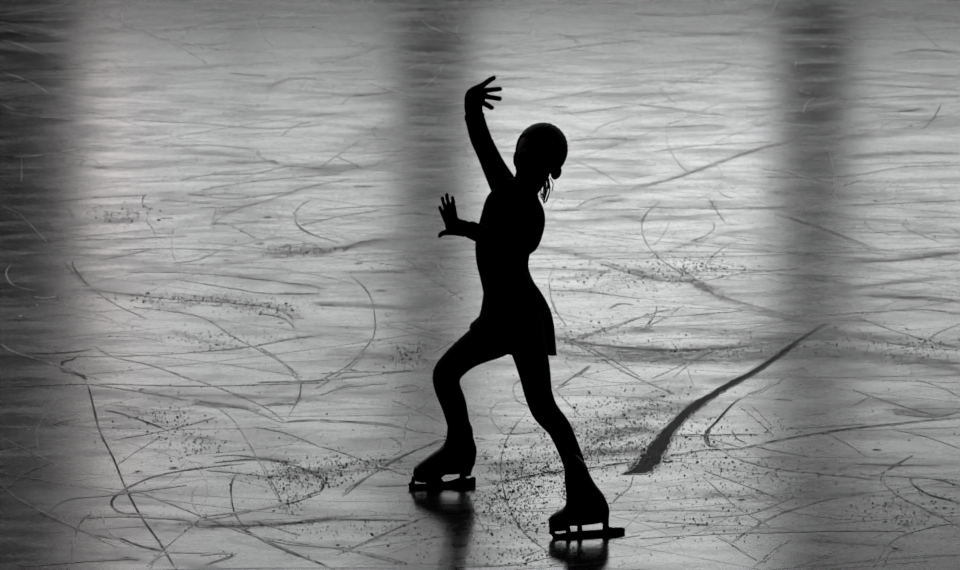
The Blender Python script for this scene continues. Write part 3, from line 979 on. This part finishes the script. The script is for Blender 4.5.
LEG_F = [(505, 326, YH+.03, 24, 22), (494, 336.5, YH+.05, 22.5, 20), (479.5, 345.2, YH+.05, 18.6), (466.5, 353.5, YH+.05, 15.8), (455, 363.5, YH+.05, 14.5), (446.8, 374.5, YH+.06, 14.2), (447.6, 388, YH+.08, 13.1), (452.8, 401.5, YH+.12, 12.8), (456.2, 414, YL, 11.9), (459, 427, YL, 11.2), (461, 440, YL, 11.0)]

bm = bmesh.new()
SHR = 1.5
ptube(bm, TORSO, 2.2, segs=32); ptube(bm, NECK, 0)
ptube(bm, ARM_UP, SHR); ptube(bm, ARM_LO, SHR); ptube(bm, LEG_N, SHR); ptube(bm, LEG_F, SHR)
# feet inside the boots
ptube(bm, [(462, 452, YL, 9), (463, 465, YL, 8), (445, 469, YL-.01, 6), (424, 473, YL-.02, 5)], 0)
ptube(bm, [(580, 482, YR+.01, 9), (588, 500, YR, 10), (572, 511, YR-.01, 8), (560, 517, YR-.02, 5)], 0)
# skull, jaw, face
HC = W(541.3, 150.6, YHEAD+.01)
ell(bm, HC, (SD*23*K, FW*27*K, UPH*25.2*K))
JC = W(534, 164, YHEAD-.01)
ell(bm, JC, (SD*18*K, FW*21*K, UPH*20*K))
FCx = HC + FW*26*K
def fp(s, u, f): return HC + SD*s*K + UPH*u*K + FW*f*K
ell(bm, fp(0, -22, 19), (SD*7*K, FW*6*K, UPH*6*K))                      # chin
ell(bm, fp(0, -9.5, 27.5), (SD*3.0*K, FW*4.0*K, UPH*2.6*K))             # nose tip
tube(bm, [(*fp(0, -1, 26), 1.4*K, 1.8*K), (*fp(0, -5, 27.8), 1.8*K, 2*K), (*fp(0, -9, 29), 2.2*K, 2.2*K)], 12)
for s in (-1, 1):
    ell(bm, fp(s*1.8, -10.5, 26.8), (SD*1.7*K, FW*1.9*K, UPH*1.5*K), 12, 8)
    ell(bm, fp(s*9, 3.2, 24.3), (SD*5.5*K, FW*2.4*K, UPH*1.5*K), 16, 10)   # brow
    ell(bm, fp(s*11.5, -9, 19.5), (SD*6*K, FW*4.5*K, UPH*5*K), 16, 10)     # cheek
tube(bm, [(*fp(-4.4, -15.2, 24.0), .7*K, .8*K), (*fp(-2, -14.5, 26.0), 1.1*K, 1.1*K), (*fp(2, -14.5, 26.0), 1.1*K, 1.1*K), (*fp(4.4, -15.2, 24.0), .7*K, .8*K)], 10)
tube(bm, [(*fp(-3.6, -16.2, 23.8), .7*K, .8*K), (*fp(0, -17.3, 25.8), 1.3*K, 1.2*K), (*fp(3.6, -16.2, 23.8), .7*K, .8*K)], 10)
# ears: rim and lobe
for (ex, ey, tilt, hh, ww, yy) in ((516.6, 158.5, 4, 8.6, 3.4, .0), (556.2, 172.6, 22, 7.4, 5.2, .0)):
    c = W(ex, ey, YHEAD+yy); a = math.radians(tilt)
    up = Vector((math.sin(a), 0, math.cos(a))); sd = Vector((math.cos(a), -.25, -math.sin(a))).normalized()
    ell(bm, c, (sd*ww*K, sd.cross(up)*3.0*K, up*hh*K), 20, 14)
    ell(bm, c-up*hh*.55*K, (sd*ww*.75*K, sd.cross(up)*2.4*K, up*hh*.4*K), 16, 10)
# raised hand: palm edge-on fanned fingers
Yh = YH+.05
ptube(bm, [(473.8, 112, Yh, 8.8, 6), (473.4, 104, Yh, 9.0, 5.5), (474.5, 96, Yh, 9.2, 5), (478, 91, Yh-.005, 7.0, 4.5)], 0)
ptube(bm, [(474, 100, Yh, 8, 5), (479, 97, Yh, 7.0, 4.5), (481.5, 95, Yh, 5.5, 4)], 0)
ptube(bm, [(472, 95, Yh, 6.0, 5), (477, 89.5, Yh-.01, 4.6, 4), (482, 86, Yh-.012, 3.2), (486.5, 82.4, Yh-.015, 2.68), (490.5, 79.6, Yh-.016, 2.58), (493.8, 77.9, Yh-.015, 2.38)], 0, segs=14)
ptube(bm, [(478, 92.5, Yh, 4.0), (485, 90.6, Yh, 2.88), (491, 89.9, Yh-.004, 2.53), (496, 89.2, Yh-.012, 2.53), (499.9, 89, Yh-.02, 2.38)], 0, segs=14)
ptube(bm, [(478, 97, Yh, 4.0), (485, 96.4, Yh, 2.88), (490.5, 97.2, Yh-.004, 2.58), (495.5, 98, Yh-.012, 2.53), (499.4, 98.6, Yh-.022, 2.48)], 0, segs=14)
ptube(bm, [(476, 101, Yh, 4.2), (482.5, 102.6, Yh+.002, 2.88), (486.5, 104.8, Yh-.004, 2.58), (489.5, 106.6, Yh-.014, 2.53), (491.6, 107.7, Yh-.022, 2.38)], 0, segs=14)
ptube(bm, [(475, 103, Yh+.012, 3.8), (480.5, 102.8, Yh+.02, 2.68), (485, 103.8, Yh+.022, 2.38), (488.5, 105.3, Yh+.014, 2.28), (490, 106.2, Yh+.006, 2.13)], 0, segs=14)
# lowered hand: palm turned out, fingers up
Yl = YH-.18
ptube(bm, [(465, 228.7, Yl, 8.4, 5.5), (461, 228, Yl, 8.6, 5), (456, 226.5, Yl, 8.5, 4.5), (451.3, 220.5, Yl, 7.0, 4.2), (450, 217, Yl, 5.8, 4)], 0)
ptube(bm, [(457, 224, Yl, 5, 4), (452.5, 227.5, Yl, 6.5, 4.2), (450, 224, Yl, 5.6, 4)], 0)
ptube(bm, [(456, 231, Yl-.01, 4.6, 4), (449.5, 231.8, Yl-.015, 3.6), (444, 232.8, Yl-.018, 2.7), (441, 234.2, Yl-.02, 2.3), (439.6, 236, Yl-.02, 2.0)], 0, segs=14)
ptube(bm, [(449.5, 224.5, Yl, 4.2), (444.8, 218.5, Yl, 2.4), (442.5, 213.5, Yl-.003, 2.0), (440.9, 210, Yl-.008, 1.9), (439.9, 207.3, Yl-.014, 1.8)], 0, segs=14)
ptube(bm, [(451, 221, Yl, 3.8), (447.0, 213, Yl, 2.3), (444.8, 206.5, Yl-.003, 1.9), (443.2, 202, Yl-.008, 1.75), (442.2, 198.2, Yl-.014, 1.85)], 0, segs=14)
ptube(bm, [(452.5, 219, Yl, 3.8), (450.3, 211, Yl, 2.3), (448.6, 204, Yl-.003, 1.9), (447.4, 199, Yl-.008, 1.75), (446.7, 194.6, Yl-.014, 1.8)], 0, segs=14)
ptube(bm, [(454.5, 220, Yl, 3.6), (454.5, 212, Yl+.001, 2.4), (453.6, 206, Yl, 2.05), (453.0, 201, Yl-.006, 1.95), (452.5, 197.8, Yl-.012, 1.8)], 0, segs=14)
body = remeshed('body', bm, M_skin, 0.0015, person, 3, 0.5)
for s in (-1, 1):
    bm = bmesh.new(); ell(bm, fp(s*8.6, -1.6, 22.6), (SD*3.4*K, FW*3.4*K, UPH*3.0*K), 20, 12)
    from_bm('eye', bm, M_eye, person)

# hair combed back: cap over crown and back of the skull, small bun behind, strands at the nape
bm = bmesh.new()
cap_c = HC + UPH*0.4*K - FW*0.8*K
ell(bm, cap_c, (SD*24.0*K, FW*27.4*K, UPH*25.8*K), 64, 40)
cut = [v for v in bm.verts if (v.co-HC).dot(FW) > 6*K and (v.co-HC).dot(UPH) < (16 - 0.02*((v.co-HC).dot(SD)/K)**2)*K]
cut += [v for v in bm.verts if (v.co-HC).dot(UPH) < -17*K]
bmesh.ops.delete(bm, geom=list(set(cut)), context='VERTS')
for v in bm.verts:
    r_ = (v.co-HC); a = math.atan2(r_.dot(SD), r_.dot(UPH)); v.co += r_.normalized()*K*0.35*math.sin(a*34+3*math.sin(r_.dot(FW)/K*.2))
hair = from_bm('hair', bm, M_hair, person)
sm = hair.modifiers.new('thickness', 'SOLIDIFY'); sm.thickness = 0.004; sm.offset = -1
bm = bmesh.new()
bc = fp(2, -6, -30)
for k in range(4):
    rr = (9-k*2.1)*K; c = bc - FW*k*1.6*K
    ring = [(*(c + SD*rr*math.cos(t) + UPH*rr*math.sin(t)), 2.9*K, 2.9*K) for t in [2*PI*j/14 for j in range(15)]]
    tube(bm, ring, 10, 2)
from_bm('hair_bun', bm, M_hair, hair)
bm = bmesh.new()
for k in range(13):
    x0 = 544.6+rng.normal(0, 1.9); b_ = rng.uniform(192, 204); dx = rng.normal(0, 1.6); y0 = YHEAD+.015+rng.normal(0, .003)
    ptube(bm, [(x0-1.5, 174, y0, 0.24), (x0+1.0, 182, y0, .22), (x0+1.0+dx*.6, 190, y0, .18), (545.0+dx+(b_-203)*.1, b_, y0, .10)], 0, 3, 5, caps=False)
for pts in ([(546, 178), (548.8, 186), (549.2, 192), (545.0, 203)], [(545, 176), (541.5, 186), (541, 196), (543.5, 201)], [(550, 178), (553, 184), (552, 191)]):
    ptube(bm, [(p[0], p[1], YHEAD+.015, .28*(1-.5*i/len(pts))) for i, p in enumerate(pts)], 0, 4, 5, caps=False)
from_bm('hair_strands', bm, M_hair, hair)

# dress: bodice with long sleeves
bm = bmesh.new()
ptube(bm, TORSO[1:], 0, segs=36)
ptube(bm, [(521, 199, YH+.01, 17, 15), (522.5, 194.5, YH+.01, 15, 13.5)], 0)
ptube(bm, ARM_UP[:-1] + [(474.4, 116, YH+.055, 9.6, 8.5)], 0); ptube(bm, ARM_LO[:-1], 0)
dress = remeshed('dress', bm, M_dress, 0.003, person, 6, 0.5)
# cuffs where the sleeves end
for a, b2, r1 in (((474.7, 119, YH+.056), (474.2, 115.2, YH+.054), 9.9), ((474.5, 231.4, YH-.174), (470.5, 229.6, YH-.176), 8.8)):
    bm = bmesh.new(); ptube(bm, [(*a, r1, r1*.9), (*b2, r1, r1*.88)], 0, 3, 28, caps=False); from_bm('cuff', bm, M_dress, dress)
# skirt
bm = bmesh.new(); seg = 96; rings = []
prof = [(272, 484.6, 528.2, 17), (283, 484.4, 533.8, 19), (290, 484.2, 538.8, 21), (297, 483.6, 543.4, 23), (304, 482.5, 547, 25), (310, 481.5, 549.9, 26), (318, 479.5, 552, 28), (326, 472, 553.6, 29)]
lo = prof[-1]
def hem(phi):
    c = math.cos(phi); s = math.sin(phi)
    px = 513.5 + (42.6*c if c > 0 else 43.5*c)
    py = 355.6 - (27*max(0, -c)**1.6) - (0.8 if s > 0 else 0)*1
    return px, py, YH + s*0.115
for j in range(13):
    ring = []
    for k in range(seg):
        phi = 2*PI*k/seg; c = math.cos(phi); s = math.sin(phi)
        if j < 8:
            py, xl, xr, dp = prof[j]; cx = (xl+xr)/2; a = (xr-xl)/2
            px = cx+a*c; Y = YH+s*dp*K
            # lower rings already climb over the raised thigh
            fl = max(0, j-5)/3.0
            py = py + 3*(1-abs(c))*0
            p = (px, py - fl*4*max(0, -c)**2, Y)
            if j == 7: last = None
        else:
            t = (j-7)/5.0
            py, xl, xr, dp = prof[7]; cx = (xl+xr)/2; a = (xr-xl)/2
            p0 = (cx+a*c, py-4*max(0, -c)**2, YH+s*dp*K); h = hem(phi)
            wv = 0.9*t*math.sin(phi*13+.6)
            p = (p0[0]+(h[0]-p0[0])*t, p0[1]+(h[1]-p0[1])*t+wv*.4, p0[2]+(h[2]-p0[2])*t + wv*K*1.5*(1 if s > 0 else -1))
        ring.append(bm.verts.new(W(*p)))
    rings.append(ring)
for a, b2 in zip(rings, rings[1:]):
    for k in range(seg): bm.faces.new((a[k], a[(k+1) % seg], b2[(k+1) % seg], b2[k]))
skirt = from_bm('skirt', bm, M_skirt, person)
sm = skirt.modifiers.new('thickness', 'SOLIDIFY'); sm.thickness = 0.002; sm.offset = -1

# tights
bm = bmesh.new(); ptube(bm, LEG_N, 0, segs=28); ptube(bm, LEG_F, 0, segs=28)
remeshed('tights', bm, M_tights, 0.003, person, 5, 0.5)

# skates
def skate(sl, lower, soles, Y, heel_px, toe_px, ztab_dir, blade, stanch, name='skate', laces=None):
    """sl: slices of the leather boot (py, x left, x right, half width m)"""
    h = (G(*toe_px)-G(*heel_px)); h.z = 0; L_ = h.length; h.normalize(); lat = Vector((-h.y, h.x, 0))
    H0 = G(*heel_px); H0.z = 0
    Yc = (G(*toe_px).y+G(*heel_px).y)/2
    def at(px, py):                                   # on the vertical plane through the blade
        d = ray(px, py); n = lat
        t = (H0-CAM).dot(n)/d.dot(n); return CAM+d*t
    bm = bmesh.new()
    def loft(bm, slices, sq=2.0):
        rings = []
        for (py, xl, xr, w) in slices:
            a = at(xl, py); b2 = at(xr, py); z = (a.z+b2.z)/2; c = (a+b2)/2; c.z = z; half = (b2-a).length/2
            ring = []
            for k in range(40):
                t = 2*PI*k/40; cs, sn = math.cos(t), math.sin(t)
                cs = math.copysign(abs(cs)**(2/sq), cs); sn = math.copysign(abs(sn)**(2/sq), sn)
                ring.append(bm.verts.new(c - h*cs*half + lat*sn*w))
            rings.append(ring)
        for a, b2 in zip(rings, rings[1:]):
            for k in range(40): bm.faces.new((a[k], a[(k+1) % 40], b2[(k+1) % 40], b2[k]))
        bm.faces.new(rings[0][::-1]); bm.faces.new(rings[-1])
    loft(bm, sl)
    for lw in lower: loft(bm, lw)
    boot = remeshed(name, bm, M_boot, 0.0022, person, 5, 0.5)
    bm = bmesh.new()
    for nm, so in zip(('sole', 'heel'), soles):
        bm = bmesh.new(); loft(bm, so, 2.4)
        bmesh.ops.recalc_face_normals(bm, faces=bm.faces)
        from_bm(nm, bm, M_sole, boot)
    # blade: steel plate on the ice, with toe pick, and two mounting plates
    def plate(bm, poly, th):
        f1 = []; f2 = []
        for (px, py) in poly:
            p = at(px, py)
            if p.z < 0.0055: p.z = 0.0003
            f1.append(bm.verts.new(p+lat*th/2)); f2.append(bm.verts.new(p-lat*th/2))
        bm.faces.new(f1); bm.faces.new(f2[::-1]); n = len(f1)
        for i in range(n): bm.faces.new((f1[i], f2[i], f2[(i+1) % n], f1[(i+1) % n]))
    bm = bmesh.new(); plate(bm, blade, 0.0042)
    for st in stanch: plate(bm, st, 0.007)
    bmesh.ops.recalc_face_normals(bm, faces=bm.faces)
    from_bm('blade', bm, M_steel, boot, smooth=False)
    if laces:
        bm = bmesh.new()
        for (x1, y1, x2, y2, w) in laces:
            a = at(x1, y1)+lat*w; b2 = at(x2, y2)-lat*w; m = (a+b2)/2 + h*0.006
            tube(bm, [(*a, .0012, .0012), (*m, .0014, .0014), (*b2, .0012, .0012)], 8, 4)
        from_bm('laces', bm, M_lace, boot)
    return boot
# far skate (image left)
skate([(414, 451, 462, .014), (419, 450.6, 468.2, .026), (423, 448.5, 470.3, .032), (429, 447.2, 472.6, .036), (438, 446.6, 473.3, .036), (445, 443.2, 475.6, .036), (449, 438.5, 476.6, .036), (453, 432.5, 476.8, .036), (457, 427, 476.3, .036), (461, 421, 475.6, .036), (465, 416.3, 474.9, .037), (468.5, 413.8, 473.4, .036)],
      [[(466, 414.5, 458, .036), (470, 413.4, 452, .036), (473, 413.0, 447.5, .036), (477, 413.6, 442.5, .033)], [(466, 455, 473.4, .028), (472.5, 458.5, 471.3, .024)]],
      [[(476, 413.6, 442.8, .035), (479, 414.6, 438.5, .033)], [(471.2, 458.5, 471.3, .026), (474, 459.2, 470.5, .024)]],
      YL, (475.5, 484.6), (410, 488.0), 0,
      [(475.8, 484.2), (475.8, 477.4), (473, 476.4), (470, 477.8), (459, 477.6), (450, 480.6), (438, 481.8), (427, 483.2), (415, 483.6), (412.5, 481.2), (410.3, 482), (407.4, 484.4), (409.2, 485.6), (408.6, 486.4), (410.4, 488.0), (440, 486.8), (466, 485.2)],
      [[(460, 471), (466.5, 471), (466, 479), (459, 479)], [(426.5, 477), (440, 477), (444, 481.5), (426, 483.6)], [(412, 476), (415.2, 477), (415, 484), (410.5, 484)]],
      laces=[(446.4-i*2.6 if i > 3 else 446.5, 436+i*3.2, 445.8-i*2.6 if i > 3 else 446, 437.2+i*3.2, .012) for i in range(4)])
# near skate (image right)
skate([(455, 567.5, 576.5, .014), (461.5, 566.2, 583.2, .025), (466, 564.8, 586.6, .032), (473, 564.8, 588.9, .036), (479, 564.8, 591.6, .036), (485, 565.3, 595.2, .036), (490.5, 566, 599.4, .037), (495, 566.3, 603, .037), (500, 566.3, 605.6, .037), (505, 565.6, 607.6, .037), (508, 562.5, 608.6, .037), (511, 556.5, 609.2, .037), (514, 551.5, 609.4, .037), (518, 548.8, 608.8, .035), (522, 549, 608.6, .034)],
      [[(518, 548.6, 584, .036), (524, 549.0, 571, .034), (526, 549.4, 569.5, .032)], [(516, 586, 609, .028), (520, 600, 608.5, .022)]],
      [[(525.5, 549.4, 569.5, .033), (527.6, 550.6, 568, .031)], [(519.5, 600, 608.4, .024), (522.3, 601, 608, .022)]],
      YR, (624, 532.4), (553, 537.8), 0,
      [(624.6, 531.4), (625, 528.6), (622, 527.2), (612, 527.4), (607, 526), (603, 529.2), (582, 530.6), (571, 531.4), (560, 533.6), (554, 533.2), (549.5, 531), (548.8, 533.2), (551.5, 535.2), (553, 537.4), (575, 537.2), (600, 535.6), (618, 533.6)],
      [[(603.5, 519), (608, 519), (609, 528.5), (602.5, 529.6)], [(566, 526), (569.5, 526), (571, 532), (566, 533.6)], [(577, 519), (581, 519), (582.5, 531), (577.5, 531.6)], [(549.4, 526), (554.5, 526), (555, 533.6), (549.5, 532.5)]],
      laces=[(565.2, 482+i*4, 565.4, 483.5+i*4, .012) for i in range(5)])

# ------------------------------------------------------------------ world and view
w = bpy.data.worlds.new('world'); S.world = w; w.use_nodes = True
w.node_tree.nodes['Background'].inputs['Color'].default_value = (0.6, 0.65, 0.7, 1)
w.node_tree.nodes['Background'].inputs['Strength'].default_value = 0.02
S.view_settings.view_transform = 'Standard'; S.view_settings.look = 'None'
S.view_settings.exposure = 0.0; S.view_settings.gamma = 1.0; S.view_settings.use_curve_mapping = False
try: S.cycles.max_bounces = 4
except Exception: pass
print('VERTS', len(V), 'crumbs', len(vs)//6, 'YL', YL, 'YR', YR)
